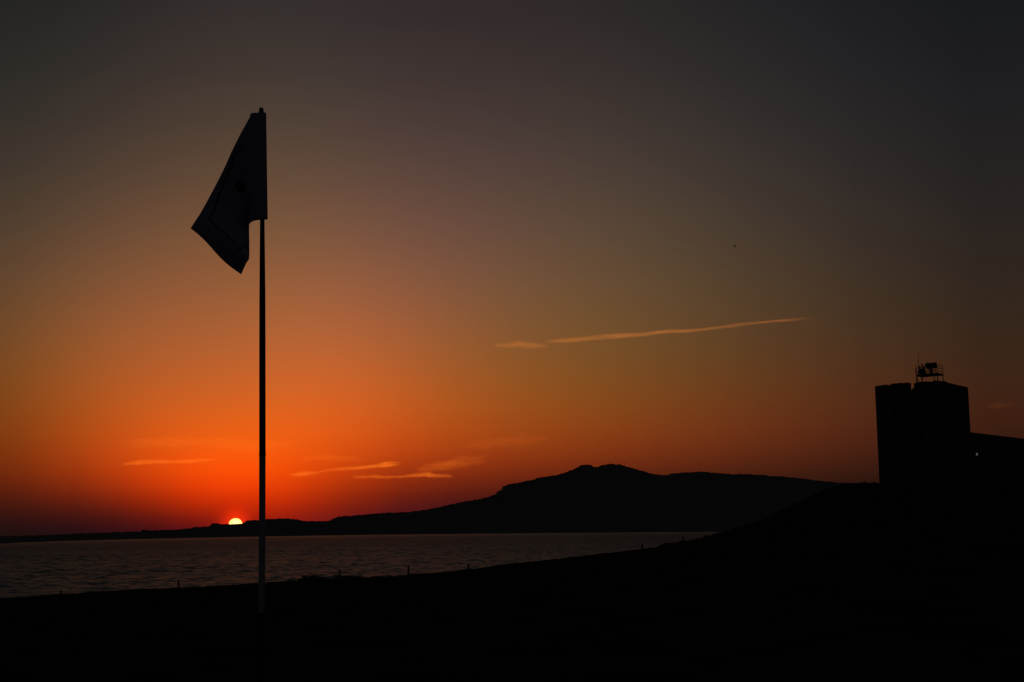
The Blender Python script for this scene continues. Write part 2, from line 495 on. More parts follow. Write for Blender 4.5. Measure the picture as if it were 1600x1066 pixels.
for cx, cy, n, w, h in ((337, 819, 16, 6, 1.6), (224, 829.5, 6, 2, 1.0), (305, 824.4, 8, 4, 1.0), (916, 728, 22, 9, 1.6), (892, 736, 8, 4, 1.3), (840, 747.6, 6, 3, 1.2), (957, 726, 6, 3, 1.2)):
    for k in range(n):
        px = cx + random.uniform(-w, w); D = np.interp(px, [q[0] for q in HILL_D], [q[2] for q in HILL_D]) * 0.997
        c = at(px, cy + random.uniform(-0.3, 1.2), D); r = D / F * h * random.uniform(0.5, 1.0)
        mb.add([(c[0] + a * r * 1.3, c[1] + b_ * r, c[2] + d * r) for a, b_, d in octa], octf)
tag(mb.build('far_woodland', M_wood_far), kind='stuff')

# ------------------------------------------------------------------ the setting sun
SD = 60000.0
sun_m = bpy.data.materials.new('sun_fire'); sun_m.use_nodes = True
t = sun_m.node_tree; t.nodes.clear()
em = t.nodes.new('ShaderNodeEmission'); ot = t.nodes.new('ShaderNodeOutputMaterial')
em.inputs[0].default_value = (1.0, 0.62, 0.20, 1); em.inputs[1].default_value = 3.2
lw = t.nodes.new('ShaderNodeTexNoise'); lw.inputs['Scale'].default_value = 0.002     # faint mottling of the disc
cr_ = t.nodes.new('ShaderNodeValToRGB')
cr_.color_ramp.elements[0].color, cr_.color_ramp.elements[1].color = (1.0, 0.54, 0.13, 1), (1.0, 0.60, 0.19, 1)
t.links.new(lw.outputs[0], cr_.inputs[0])
limb = t.nodes.new('ShaderNodeLayerWeight'); limb.inputs[0].default_value = 0.35          # the sun's own limb darkening
lm = t.nodes.new('ShaderNodeMix'); lm.data_type = 'RGBA'
t.links.new(limb.outputs['Facing'], lm.inputs[0]); t.links.new(cr_.outputs[0], lm.inputs[6]); lm.inputs[7].default_value = (0.55, 0.10, 0.004, 1)
t.links.new(lm.outputs[2], em.inputs[0])
t.links.new(em.outputs[0], ot.inputs[0])
mb = MB()
c = CAM + sun_dir * SD; R = 10.4 / F * SD * 0.985
prof = [(R * math.sin(math.pi * i / 24) + 0.001, -R * math.cos(math.pi * i / 24) * 0.90) for i in range(25)]
mb.lathe(c, prof, 48)
tag(mb.build('sun', sun_m, origin=c, smooth=True), 'glowing yellow-white sun half sunk behind the far coast', 'sun')

# ------------------------------------------------------------------ clouds lit from below, sunset hue also in their colour
def cloud_mat(name, col, dens, wisp):
    mt = bpy.data.materials.new(name); mt.use_nodes = True
    t = mt.node_tree; t.nodes.clear()
    out = t.nodes.new('ShaderNodeOutputMaterial'); mixs = t.nodes.new('ShaderNodeMixShader')
    tr = t.nodes.new('ShaderNodeBsdfTransparent'); tl = t.nodes.new('ShaderNodeBsdfTranslucent'); df = t.nodes.new('ShaderNodeBsdfDiffuse')
    tl.inputs[0].default_value = df.inputs[0].default_value = (*col, 1)
    m2 = t.nodes.new('ShaderNodeMixShader'); m2.inputs[0].default_value = 0.12
    t.links.new(tl.outputs[0], m2.inputs[1]); t.links.new(df.outputs[0], m2.inputs[2])
    at_ = t.nodes.new('ShaderNodeAttribute'); at_.attribute_name = 'vapour'
    tc = t.nodes.new('ShaderNodeTexCoord')
    mp = t.nodes.new('ShaderNodeMapping'); mp.inputs['Scale'].default_value = wisp
    t.links.new(tc.outputs['Object'], mp.inputs[0])
    nz = t.nodes.new('ShaderNodeTexNoise'); nz.inputs['Scale'].default_value = 1.0; nz.inputs['Detail'].default_value = 5
    t.links.new(mp.outputs[0], nz.inputs['Vector'])
    mr = t.nodes.new('ShaderNodeMapRange'); mr.inputs[1].default_value, mr.inputs[2].default_value = 0.32, 0.68
    mr.inputs[3].default_value, mr.inputs[4].default_value = 0.4, 1.0
    t.links.new(nz.outputs[0], mr.inputs[0])
    mp2 = t.nodes.new('ShaderNodeMapping'); mp2.inputs['Scale'].default_value = (0.0011, 0.0011, 0.020); mp2.inputs['Rotation'].default_value = (0, 0.07, 0)
    t.links.new(tc.outputs['Object'], mp2.inputs[0])
    n2 = t.nodes.new('ShaderNodeTexNoise'); n2.inputs['Scale'].default_value = 1.0; n2.inputs['Detail'].default_value = 4
    t.links.new(mp2.outputs[0], n2.inputs['Vector'])
    lo_ = t.nodes.new('ShaderNodeMath'); lo_.operation = 'MULTIPLY_ADD'; lo_.inputs[1].default_value = 1.5; lo_.inputs[2].default_value = -0.62
    t.links.new(n2.outputs[0], lo_.inputs[0])
    sh_ = t.nodes.new('ShaderNodeAttribute'); sh_.attribute_name = 'section'
    hi_ = t.nodes.new('ShaderNodeMath'); hi_.operation = 'ADD'; hi_.inputs[1].default_value = 0.95
    t.links.new(lo_.outputs[0], hi_.inputs[0])
    er = t.nodes.new('ShaderNodeMapRange'); er.interpolation_type = 'SMOOTHSTEP'
    t.links.new(sh_.outputs['Fac'], er.inputs[0]); t.links.new(lo_.outputs[0], er.inputs[1]); t.links.new(hi_.outputs[0], er.inputs[2])
    mv = t.nodes.new('ShaderNodeMath'); mv.operation = 'MULTIPLY'
    t.links.new(at_.outputs['Fac'], mv.inputs[0]); t.links.new(er.outputs[0], mv.inputs[1])
    mu = t.nodes.new('ShaderNodeMath'); mu.operation = 'MULTIPLY'
    t.links.new(mv.outputs[0], mu.inputs[0]); t.links.new(mr.outputs[0], mu.inputs[1])
    m3 = t.nodes.new('ShaderNodeMath'); m3.operation = 'MULTIPLY'; m3.inputs[1].default_value = dens; m3.use_clamp = True
    t.links.new(mu.outputs[0], m3.inputs[0])
    t.links.new(m3.outputs[0], mixs.inputs[0]); t.links.new(tr.outputs[0], mixs.inputs[1]); t.links.new(m2.outputs[0], mixs.inputs[2])
    t.links.new(mixs.outputs[0], out.inputs[0])
    return mt


CD = 40000.0
SC = CD / F                                                # metres per photograph pixel at the clouds
M_cloud_low = cloud_mat('low_cloud_sun_tint', (0.97, 0.50, 0.15), 0.80, (0.0026, 0.0026, 0.012))  # white vapour coloured orange to deepen the sunset light on it
M_cloud = cloud_mat('cloud_sun_tint', (0.85, 0.66, 0.42), 1.0, (0.0016, 0.0016, 0.012))  # warm sunlight partly mixed into the base colour here too


def cloud(name, path, label, cat, group, dens=1.0, D=CD):
    """path: (x, y, half thickness in pixels, density) along the streak; a lens-sectioned body of vapour"""
    P = np.array(path, float); n = 160
    s = np.linspace(0, 1, n); k = np.linspace(0, 1, len(P))
    px, py, hw, de = (np.interp(s, k, P[:, j]) for j in range(4))
    sd = abs(hash(label)) % 1000 if False else len(label) * 7 + int(P[0, 0])
    py = py + 0.5 * vnoise(s * 12, sd) * np.minimum(hw, 2) * 0.5
    ends = np.clip(np.minimum(s, 1 - s) / 0.10, 0, 1) ** 0.7
    V, A, B, nv = [], [], [], 17
    for i in range(n):
        up_w = np.linspace(-1, 1, nv)
        wob = 1 + 0.25 * vnoise(np.array([s[i] * 11]), sd + 1)[0]
        for side in (1, -1):
            for q in (up_w if side == 1 else up_w[::-1][1:-1]):
                depth = side * math.sqrt(max(0, 1 - q * q)) * hw[i] * SC * 1.5
                V.append(at(px[i], py[i] - q * hw[i] * wob * 2.3, D + depth))
                A.append(de[i] * dens); B.append(max(0.0, 1 - q * q) ** 2.6 * ends[i])
    ring = nv + nv - 2
    Fc = []
    for i in range(n - 1):
        for j in range(ring):
            Fc.append((i * ring + j, i * ring + (j + 1) % ring, (i + 1) * ring + (j + 1) % ring, (i + 1) * ring + j))
    o0 = at(px[n // 2], py[n // 2], D)
    me = bpy.data.meshes.new(name); me.from_pydata([tuple(v - o0) for v in V], [], Fc)
    a = me.attributes.new('vapour', 'FLOAT', 'POINT'); a.data.foreach_set('value', np.array(A, np.float32))
    a = me.attributes.new('section', 'FLOAT', 'POINT'); a.data.foreach_set('value', np.array(B, np.float32))
    me.polygons.foreach_set('use_smooth', [True] * len(me.polygons))
    me.materials.append(M_cloud if name == 'contrail' else M_cloud_low); me.update()
    o = bpy.data.objects.new(name, me); o.location = tuple(o0); C.objects.link(o)
    return tag(o, label, cat, group)


cloud('contrail', [(846, 535, 2.2, .45), (872, 533, 3.0, .8), (900, 530.5, 3.4, .9), (950, 526, 3.4, .95), (1000, 523.3, 2.9, 1.1), (1040, 518.7, 2.8, 1.2), (1070, 517.3, 2.4, 1.1), (1100, 515.0, 1.9, .85), (1130, 510.5, 1.9, .75), (1170, 506, 1.9, .8), (1220, 501.6, 1.7, .9), (1248, 499.5, 1.4, .6), (1278, 497.3, 1.2, .15)],
      'long thin pinkish contrail slanting up to the right in open sky', 'contrail', None, 0.13)
cloud('contrail', [(768, 540, 2, .4), (790, 539.6, 3, .8), (812, 538, 4, 1), (835, 540, 3, .8), (860, 541, 2, .3)],
      'short detached contrail scrap left of the long slanting contrail', 'contrail', None, 0.11)
G = 'glowing cloud streaks low over the far coast'
cloud('cloud', [(188, 725.4, 1.8, .5), (215, 722.8, 2.8, 1), (260, 721.3, 2.8, 1), (300, 720.5, 2.4, .8), (340, 718.5, 1.8, .4)],
      'straight orange cloud streak left of the flagpole', 'cloud', G, 0.32)
cloud('cloud', [(445, 744, 2, .3), (470, 741.8, 3.0, 1), (490, 739, 2.2, .45), (515, 734.5, 2.0, .5), (545, 731.8, 2.0, .8), (575, 730, 2.2, .75), (600, 726.5, 3.4, 1.25), (632, 724, 2.4, .35)],
      'orange cloud streak right of the flagpole climbing to a bright tip', 'cloud', G, 0.36)
cloud('cloud', [(548, 746, 1.8, .5), (580, 745.3, 2.2, .9), (610, 745.6, 1.9, .8), (645, 744, 1.4, .4)],
      'faint flat cloud streak lowest in the sky, right of the flagpole', 'cloud', G, 0.26)
cloud('cloud', [(628, 744.5, 1.6, .3), (650, 742.8, 2.4, .9), (668, 742, 3.0, 1.15), (685, 743.2, 2.2, .6), (712, 745, 1.8, .2)],
      'small bright low cloud streak nearest the mountain foot', 'cloud', G, 0.36)
cloud('cloud', [(648, 735, 4.5, .4), (675, 730, 5.5, .8), (700, 726, 5.5, 1.1), (730, 721, 6, .5), (765, 716, 6, .2)],
      'hazy rusty cloud patch above the small bright low streak', 'cloud', G, 0.16)
cloud('cloud', [(180, 693, 5, .5), (260, 690, 7, 1), (330, 691, 7, 1), (400, 697, 8, 1), (470, 693, 5, .4)],
      'wide faint cloud veil crossing behind the flagpole', 'cloud', G, 0.09)
cloud('cloud', [(470, 718, 3, .5), (500, 715, 4, 1), (540, 716, 3.5, .8), (570, 719, 3, .3)],
      'small faint cloud wisp above the climbing streak', 'cloud', G, 0.09)
cloud('cloud', [(720, 699, 4, .4), (770, 692, 7, 1), (820, 688, 7, .9), (860, 684, 4, .4)],
      'faint brown cloud patch above the left slope of the mountain', 'cloud', G, 0.05)
cloud('cloud', [(1540, 635, 2.5, .4), (1560, 634, 4, 1), (1585, 633, 2.5, .4)],
      'faint little cloud smudge right of the castle tower', 'cloud', G, 0.02)

# ------------------------------------------------------------------ flagstick
FD = 4.6
S = FD / F                                                  # metres per pixel at the flagstick
POLE = [(408.2, 168), (408.6, 230), (409.8, 345), (410, 460), (410, 600), (410, 720), (409.6, 840), (409.1, 900), (408.2, 958), (407.4, 1066), (406.2, 1213)]


def pole_pt(y, D=FD):
    return at(np.interp(y, [p[1] for p in POLE], [p[0] for p in POLE]), y, D)


root = empty('flagstick', pole_pt(1213), 'golf flagstick with a drooping dark flag standing on the near ground', 'flagstick')


def shaft(name, ys, ws, material, n=18):
    mb = MB(); mb.tube([pole_pt(y) for y in ys], [w * S / 2 for w in ws], n)
    return mb.build(name, material, root, smooth=False)


sh = shaft('upper_shaft', [172, 230, 345, 400, 460, 520, 709], [6.4, 6.6, 7.0, 8.2, 9.3, 9.6, 9.8], M_pole_dark)
sh.data.polygons.foreach_set('use_smooth', [True] * len(sh.data.polygons))
shaft('joint_ring', [707.5, 708, 712, 712.5], [10.0, 10.5, 10.5, 10.0], M_pole_dark)
shaft('white_section', [712, 780, 840, 900, 957.5], [9.8] * 5, M_pole_white)
shaft('band_edge', [957.2, 957.6, 959.4, 959.8], [10.3, 10.9, 10.9, 10.3], M_pole_dark)
M_pole_black = mat('pole_black', (0.006, 0.006, 0.007), 0.9, 25, 0.2, 0, 0.0)
shaft('lower_shaft', [959, 1000, 1066, 1140, 1214], [9.8] * 5, M_pole_black)
mb = MB()
mb.tube([pole_pt(y) for y in (177, 174, 171.5, 169.5, 168.3, 167.8)], [w * S / 2 for w in (7.4, 7.6, 7.4, 6.2, 3.8, 0.8)], 16)
mb.build('finial', M_pole_dark, root, smooth=True)

# the flag: hoist round the pole, the fly dropping to the left
TOP = np.array([(416, 177), (409, 176.6), (398, 176.2), (391.5, 177), (390.3, 183), (375, 210.5), (363, 234.6), (351, 261.6), (339, 285.6), (324, 314), (312, 335), (297.6, 356.8)])
BOT = np.array([(418.4, 343.3), (410, 343.6), (402, 344.2), (397.6, 345), (392, 347.5), (389.4, 351), (389.3, 362), (389.6, 380), (389.7, 396), (389.3, 405), (384.5, 412), (376.9, 428.9)])
TU = np.array([0, .035, .08, .11, .135, .26, .365, .485, .595, .73, .84, 1.0])


def cloth_px(u, v):
    tx, ty = np.interp(u, TU, TOP[:, 0]), np.interp(u, TU, TOP[:, 1])
    bx, by = np.interp(u, TU, BOT[:, 0]), np.interp(u, TU, BOT[:, 1])
    x, y = tx * (1 - v) + bx * v, ty * (1 - v) + by * v
    if u > 0.9:                                    # slight curve of the fly edge
        k = (u - 0.9) / 0.1
        x += k * (-2.2 * math.sin(math.pi * v) + 2.6 * math.sin(2 * math.pi * v) * 0.5); y += k * -1.4 * math.sin(2 * math.pi * v)
    return x, y


def cloth_depth(u, v):
    w = np.clip((u - 0.08) / 0.2, 0, 1)
    d = 0.010 * math.cos(u * 60) * (1 - w) * 0.4 - 0.012 * (1 - w)
    d += w * (0.02 + 0.035 * v * math.sin(7.5 * u - 0.9) * (1 - 0.5 * u) + 0.012 * math.sin(12 * u + 2.0 * v) * (1 - 0.7 * u) - 0.03 * u * v)
    return d


def cloth(u, v, off=0.0):
    x, y = cloth_px(u, v)
    return at(x, y, FD + cloth_depth(u, v) - off)


nu, nv = 90, 40
V, Fc = [], []
for side, off in ((0, 0.0006), (1, -0.0006)):
    for i in range(nu):
        for j in range(nv):
            V.append(cloth(i / (nu - 1), j / (nv - 1), off))
for side in (0, 1):
    k = side * nu * nv
    for i in range(nu - 1):
        for j in range(nv - 1):
            q = (k + i * nv + j, k + i * nv + j + 1, k + (i + 1) * nv + j + 1, k + (i + 1) * nv + j)
            Fc.append(q if side == 0 else q[::-1])
edge = [i * nv for i in range(nu)] + [(nu - 1) * nv + j for j in range(1, nv)] + [i * nv + nv - 1 for i in range(nu - 2, -1, -1)] + [j for j in range(nv - 2, 0, -1)]
for a, b_ in zip(edge, edge[1:] + edge[:1]):
    Fc.append((a, b_, b_ + nu * nv, a + nu * nv))
mb = MB(); mb.add(V, Fc)
flag = mb.build('flag', M_flag, root, smooth=True)


def ribbon(name, path, width, material=M_print, off=0.0022, n=60):
    """a printed line that lies on the cloth, path given in the flag's own length and drop"""
    P = np.array(path, float); k = np.linspace(0, 1, len(P)); s = np.linspace(0, 1, n)
    uu, vv = np.interp(s, k, P[:, 0]), np.interp(s, k, P[:, 1])
    w = np.interp(s, np.linspace(0, 1, len(np.atleast_1d(width))), np.atleast_1d(width))
    mid = np.array([cloth(a, b_, off) for a, b_ in zip(uu, vv)])
    tn = np.gradient(mid, axis=0); tn /= np.linalg.norm(tn, axis=1)[:, None] + 1e-9
    view = mid - CAM; view /= np.linalg.norm(view, axis=1)[:, None]
    sd = np.cross(tn, view)
    V = np.concatenate((mid + sd * w[:, None] * S / 2, mid - sd * w[:, None] * S / 2,
                        mid + sd * w[:, None] * S / 2 - view * 0.0004, mid - sd * w[:, None] * S / 2 - view * 0.0004))
    Fc = []
    for i in range(n - 1):
        Fc += [(2 * n + i, 3 * n + i, 3 * n + i + 1, 2 * n + i + 1), (i, i + 1, n + i + 1, n + i), (i, 2 * n + i, 2 * n + i + 1, i + 1), (n + i, n + i + 1, 3 * n + i + 1, 3 * n + i)]
    return V, Fc


def uv_of(px, py):
    """flag coordinates of a spot seen in the photograph (nearest sample)"""
    best = min(((cloth_px(a / 80, b_ / 50)[0] - px) ** 2 + (cloth_px(a / 80, b_ / 50)[1] - py) ** 2, a / 80, b_ / 50) for a in range(10, 81) for b_ in range(51))
    return best[1], best[2]


mb = MB()
for path in ([(382, 226), (378, 231), (366, 245), (361, 257)], [(361, 257), (351, 282), (342, 306), (334, 328), (326.5, 343.5)],
             [(326.5, 343.5), (338, 353), (350, 364), (362, 375), (371, 381)], [(371, 382), (374.5, 391), (380, 386), (386, 379)]):
    mb.add(*ribbon('b', [uv_of(*p) for p in path], 1.9))
mb.build('border_stripe', M_print, flag)
mb = MB()                                                   # the little emblem and the script beside it
for path, w in (([(376, 278), (371.5, 286), (371, 292), (375, 298), (380, 294), (382, 290)], [2, 3.5, 4.5, 5, 3, 1]),
                ([(377, 281), (379, 287), (376, 294)], [1.5, 4, 3]), ([(372, 297), (378, 300), (383, 296)], [1, 1.8, 1])):
    mb.add(*ribbon('e', [uv_of(*p) for p in path], w, n=30))
mb.build('emblem', M_print, flag)
mb = MB()
for path, w in (([(392, 312), (387, 316), (390, 320), (385, 325), (389, 329), (384, 333)], [1.2, 1.8, 1.2, 1.8, 1.2, .8]),
                ([(394, 322), (390, 330), (387, 341)], [1, 1.6, 1]), ([(380, 338), (385, 334), (388, 337)], [.8, 1.6, .8]), ([(392, 300), (390, 309)], [1, 1.4])):
    mb.add(*ribbon('s', [uv_of(*p) for p in path], w, n=36))
mb.build('lettering', M_print, flag)
# sleeve that slips over the pole
mb = MB()
ysl = np.linspace(175.6, 343.2, 22)
V, Fc, n = [], [], 20
for y in ysl:
    cx = np.interp(y, [176, 343], [408.7, 411.4]); hw = np.interp(y, [176, 343], [6.0, 7.0])
    for k in range(n):
        q = 2 * math.pi * k / n
        V.append(at(cx + hw * math.cos(q), y, FD + hw * 0.8 * S * math.sin(q) * (1 + 0.05 * math.sin(y / 9))))
for i in range(len(ysl) - 1):
    for k in range(n):
        Fc.append((i * n + k, i * n + (k + 1) % n, (i + 1) * n + (k + 1) % n, (i + 1) * n + k))
Fc.append(tuple(range(n))); Fc.append(tuple((len(ysl) - 1) * n + k for k in range(n - 1, -1, -1)))
mb.add(V, Fc); mb.build('sleeve', M_flag, root, smooth=True)

# ------------------------------------------------------------------ castle tower
TD = 195.0
corner = at(1470.5, 598, TD)
phi = math.atan2(corner[0], corner[1])
e_r = np.array((math.cos(phi), -math.sin(phi), 0)); e_a = np.array((math.sin(phi), math.cos(phi), 0)); e_z = np.array((0, 0, 1.0))
TH = math.radians(22.0)
lx = math.cos(TH) * e_r - math.sin(TH) * e_a          # along the broad face, rightwards
ly = math.sin(TH) * e_r + math.cos(TH) * e_a          # along the narrow face, away from the camera
Wt = 9.32                                             # side of the square tower
z_base = 13.0
z_top = at(1470, 594.6, TD)[2]
z_par = z_top - 1.05                                  # parapet wall top, merlons stand on it
z_roof = z_top - 1.9
cor0 = np.array((corner[0], corner[1], 0.0))


def tl(a, b_, z):
    """tower coordinates: a leftwards along the broad face, b away along the narrow face"""
    return cor0 - lx * a + ly * b_ + e_z * z


tower = empty('castle_tower', tl(Wt / 2, Wt / 2, z_base), 'tall square stone tower with broken battlements on the right rise', 'tower')
mb = MB(); mb.box(tl(Wt / 2, Wt / 2, (z_base + z_roof) / 2), (lx, ly, e_z), (Wt / 2, Wt / 2, (z_roof - z_base) / 2)); body = mb.build('wall', M_stone, tower)
pt = 0.55
mb = MB()
for a, b_, ha, hb in ((Wt / 2, pt / 2, Wt / 2, pt / 2), (Wt / 2, Wt - pt / 2, Wt / 2, pt / 2), (pt / 2, Wt / 2, pt / 2, Wt / 2 - pt), (Wt - pt / 2, Wt / 2, pt / 2, Wt / 2 - pt)):
    mb.box(tl(a, b_, (z_roof + z_par) / 2), (lx, ly, e_z), (ha, hb, (z_par - z_roof) / 2))
mb.build('parapet', M_stone, tower)


def merlon(a0, a1, top, b_side=None, slope=0.0):
    """one merlon standing on the parapet, its top edge a little uneven"""
    if b_side is None: lo, hi = tl(a0, 0, 0), tl(a1, 0, 0); inn = ly * pt
    elif b_side == 'right': lo, hi = tl(0, a0, 0), tl(0, a1, 0); inn = -lx * pt
    elif b_side == 'left': lo, hi = tl(Wt, a0, 0), tl(Wt, a1, 0); inn = lx * pt
    else: lo, hi = tl(a0, Wt, 0), tl(a1, Wt, 0); inn = -ly * pt
    n = max(3, int((a1 - a0) / 0.45)); V, Fc = [], []
    for i in range(n + 1):
        p = lo + (hi - lo) * i / n
        h = z_top + top + slope * i / n + random.uniform(-0.05, 0.03) - (0.08 if i in (0, n) else 0)
        for q, z in ((p, z_par), (p + inn, z_par), (p + inn, h - 0.02), (p, h)):
            V.append(q + e_z * z)
    for i in range(n):
        for k in range(4):
            Fc.append((i * 4 + k, i * 4 + (k + 1) % 4, i * 4 + 4 + (k + 1) % 4, i * 4 + 4 + k))
    Fc += [(3, 2, 1, 0), tuple(n * 4 + k for k in range(4))]
    mb = MB(); mb.add(V, Fc); return mb.build('merlon', M_stone, tower)


def a_of(px): return (1470 - px) / 103.0 * Wt
merlon(a_of(1389.6), Wt, 0.02)
merlon(a_of(1421.5), a_of(1391.6), 0.10)
merlon(a_of(1456), a_of(1428.5), 0.0, None, 0.03)
merlon(0.0, a_of(1456), 0.05)
merlon(a_of(1428.3), a_of(1424.3), -0.62, None, -0.25)          # rubble left of a broken merlon
merlon(0.6, 2.3, 0.0, 'right'); merlon(2.3, 5.4, -0.12, 'right', -0.05); merlon(5.4, Wt - 0.02, -0.16, 'right', -0.08)
for a0, a1 in ((0.6, 2.8), (3.3, 6.3), (6.8, Wt - 0.56)):
    merlon(a0, a1, -0.2, 'left'); merlon(a0, a1, -0.25, 'back')
# narrow slits in both seen faces
for a, z in ((3.0, 21.0), (6.6, 24.2)):
    mb = MB(); mb.box(tl(a, -0.01, z), (lx, ly, e_z), (0.22, 0.03, 0.7)); mb.build('arrow_slit', M_print, tower)

# castle wall running back from the tower, in line with its narrow face
z_w = at(1515.5, 672.5, 199.5)[2]
wl0, wl1 = 4.6, 60.0
wall = empty('castle_wall', tl(0.7, 20, z_base), 'long plain castle wall running back from the right side of the tower', 'wall')
mb = MB(); mb.box(tl(0.75, (Wt + 0.01 + wl1) / 2, (z_base + z_w) / 2 - 0.15), (lx, ly, e_z), (0.7, (wl1 - Wt - 0.01) / 2, (z_w - z_base) / 2 - 0.15)); mb.build('masonry', M_stone, wall)
mb = MB(); mb.box(tl(0.75, (Wt + 0.012 + wl1) / 2, z_w - 0.15), (lx, ly, e_z), (0.78, (wl1 - Wt - 0.012) / 2, 0.148)); mb.build('coping', M_stone, wall)

# lit lantern on that wall
d = ray(1526.6, 710)
az_l = math.atan2(d[0], d[1])
lb = min(np.arange(9.2, 30, 0.02), key=lambda q: abs(math.atan2(tl(-0.38, q, 0)[0], tl(-0.38, q, 0)[1]) - az_l))
p = tl(0.0, lb, 0)
lz = CAM_Z + d[2] / math.hypot(d[0], d[1]) * math.hypot(p[0], p[1])
lp = np.array((p[0], p[1], lz)) + lx * 0.38
lan = empty('wall_lantern', lp - lx * 0.3, 'small lit lantern on the castle wall beside the tower', 'lantern')
mb = MB(); mb.tube([lp - lx * 0.34 + e_z * 0.30, lp - lx * 0.1 + e_z * 0.34, lp + e_z * 0.28], 0.02, 8); mb.build('bracket', M_steel, lan)
mb = MB(); mb.lathe(lp, [(0.15, 0.17), (0.12, 0.22), (0.05, 0.28)], 8); mb.build('lantern_cap', M_steel, lan)
mb = MB(); mb.lathe(lp, [(0.07, -0.23), (0.10, -0.19), (0.09, -0.171)], 8); mb.build('lantern_base', M_steel, lan)
mb = MB(); mb.box(lp - lx * 0.16 + e_z * 0.02, (lx, ly, e_z), (0.012, 0.19, 0.30)); mb.build('back_light_shield', M_steel, lan)  # added plate that blocks the lantern's light from the wall behind
gm = bpy.data.materials.new('lamp_glow'); gm.use_nodes = True
bb = gm.node_tree.nodes['Principled BSDF']
bb.inputs['Base Color'].default_value = (0.5, 0.45, 0.4, 1)
bb.inputs['Emission Color'].default_value = (1.0, 0.80, 0.66, 1); bb.inputs['Emission Strength'].default_value = 0.09
mb = MB(); mb.lathe(lp, [(0.07, -0.17), (0.10, -0.05), (0.11, 0.08), (0.10, 0.17)], 10); mb.build('glass', gm, lan)

# steel lookout platform on the tower roof
pc = at(1452.6, 586, 199.0)
rel = pc - cor0
pa, pb = -np.dot(rel, lx), np.dot(rel, ly)
z_d = pc[2]
plat = empty('roof_platform', tl(pa, pb, z_roof), 'steel platform with railings on the tower roof', 'platform')
hx, hy = 1.52, 1.0
mb = MB(); mb.box(tl(pa, pb, z_d - 0.02), (lx, ly, e_z), (hx, hy, 0.12)); mb.build('deck', M_steel, plat)
for sa in (-1, 1):
    for sb in (-1, 1):
        mb = MB(); mb.tube([tl(pa + sa * (hx - .06), pb + sb * (hy - .06), z_roof), tl(pa + sa * (hx - .06), pb + sb * (hy - .06), z_d - .14)], 0.06, 8); mb.build('leg', M_steel, plat)
for sa in (-0.35, -0.75, 0.8):
    mb = MB(); mb.tube([tl(pa - sa * hx + 0.28, pb - hy + .1, z_d - 0.14), tl(pa - sa * hx - 0.05, pb - hy + .1, z_roof)], 0.05, 6); mb.build('brace', M_steel, plat)
RH = 1.22
for a in (-1, -0.33, 0.33, 1):
    for sb in (-1, 1):
        mb = MB(); mb.tube([tl(pa + a * (hx - .03), pb + sb * (hy - .03), z_d + .1), tl(pa + a * (hx - .03), pb + sb * (hy - .03), z_d + RH)], 0.032, 6); mb.build('railing_post', M_steel, plat)
for h in (0.45, 0.85, RH):
    mb = MB()
    q = [tl(pa - hx + .03, pb - hy + .03, z_d + h), tl(pa + hx - .03, pb - hy + .03, z_d + h), tl(pa + hx - .03, pb + hy - .03, z_d + h), tl(pa - hx + .03, pb + hy - .03, z_d + h)]
    for i in range(4): mb.tube([q[i], q[(i + 1) % 4]], 0.026, 6)
    mb.build('rail', M_steel, plat)

# radar head on its stand
rc = at(1454.6, 571.3, 199.0)
rs = empty('radar_unit', (rc[0], rc[1], z_d + .1), 'bulky dark radar head on a stand above the roof platform', 'radar')
vr = e_r
mb = MB()
prof = [(0.03, -0.80), (0.22, -0.77), (0.36, -0.68), (0.44, -0.52), (0.45, -0.36), (0.40, -0.18), (0.36, 0.0), (0.37, 0.18), (0.40, 0.4), (0.42, 0.62), (0.36, 0.76), (0.05, 0.79)]
mb.lathe(rc, prof, 18, vr + e_z * 0.03); mb.build('radar_head', M_device, rs, smooth=True)
mb = MB(); mb.tube([(rc[0], rc[1], z_d + .1), (rc[0], rc[1], rc[2] - .38)], [0.3, 0.14], 10)
for sgn in (-1, 1): mb.tube([np.array((rc[0], rc[1], z_d + .12)) + e_r * 0.75 * sgn, np.array((rc[0], rc[1], rc[2] - .36)) + e_r * 0.2 * sgn], 0.05, 6)
mb.build('stand', M_device, rs)
# surveillance camera mast with slanted housing
cc = at(1441.5, 578, 198.8)
cs_ = empty('camera_mount', (cc[0], cc[1], z_d + .1), 'slanted camera housing on the left end of the roof platform', 'camera')
mb = MB(); mb.tube([at(1446, 586, 198.8), at(1443.4, 576, 198.8), at(1439.9, 567.8, 198.8)], [0.16, 0.17, 0.07], 8); mb.build('housing', M_device, cs_)
mb = MB(); mb.box(at(1440.3, 580.5, 198.8), (e_r, e_a, e_z), (0.38, 0.25, 0.36)); mb.build('control_box', M_device, cs_)
mb = MB(); mb.lathe(at(1436.8, 574.2, 198.8), [(0.12, -0.1), (0.2, -0.05), (0.2, 0.08), (0.08, 0.14)], 10); mb.tube([at(1436.8, 574, 198.8), at(1437.2, 584, 198.8)], 0.05, 6); mb.build('beacon', M_device, cs_)
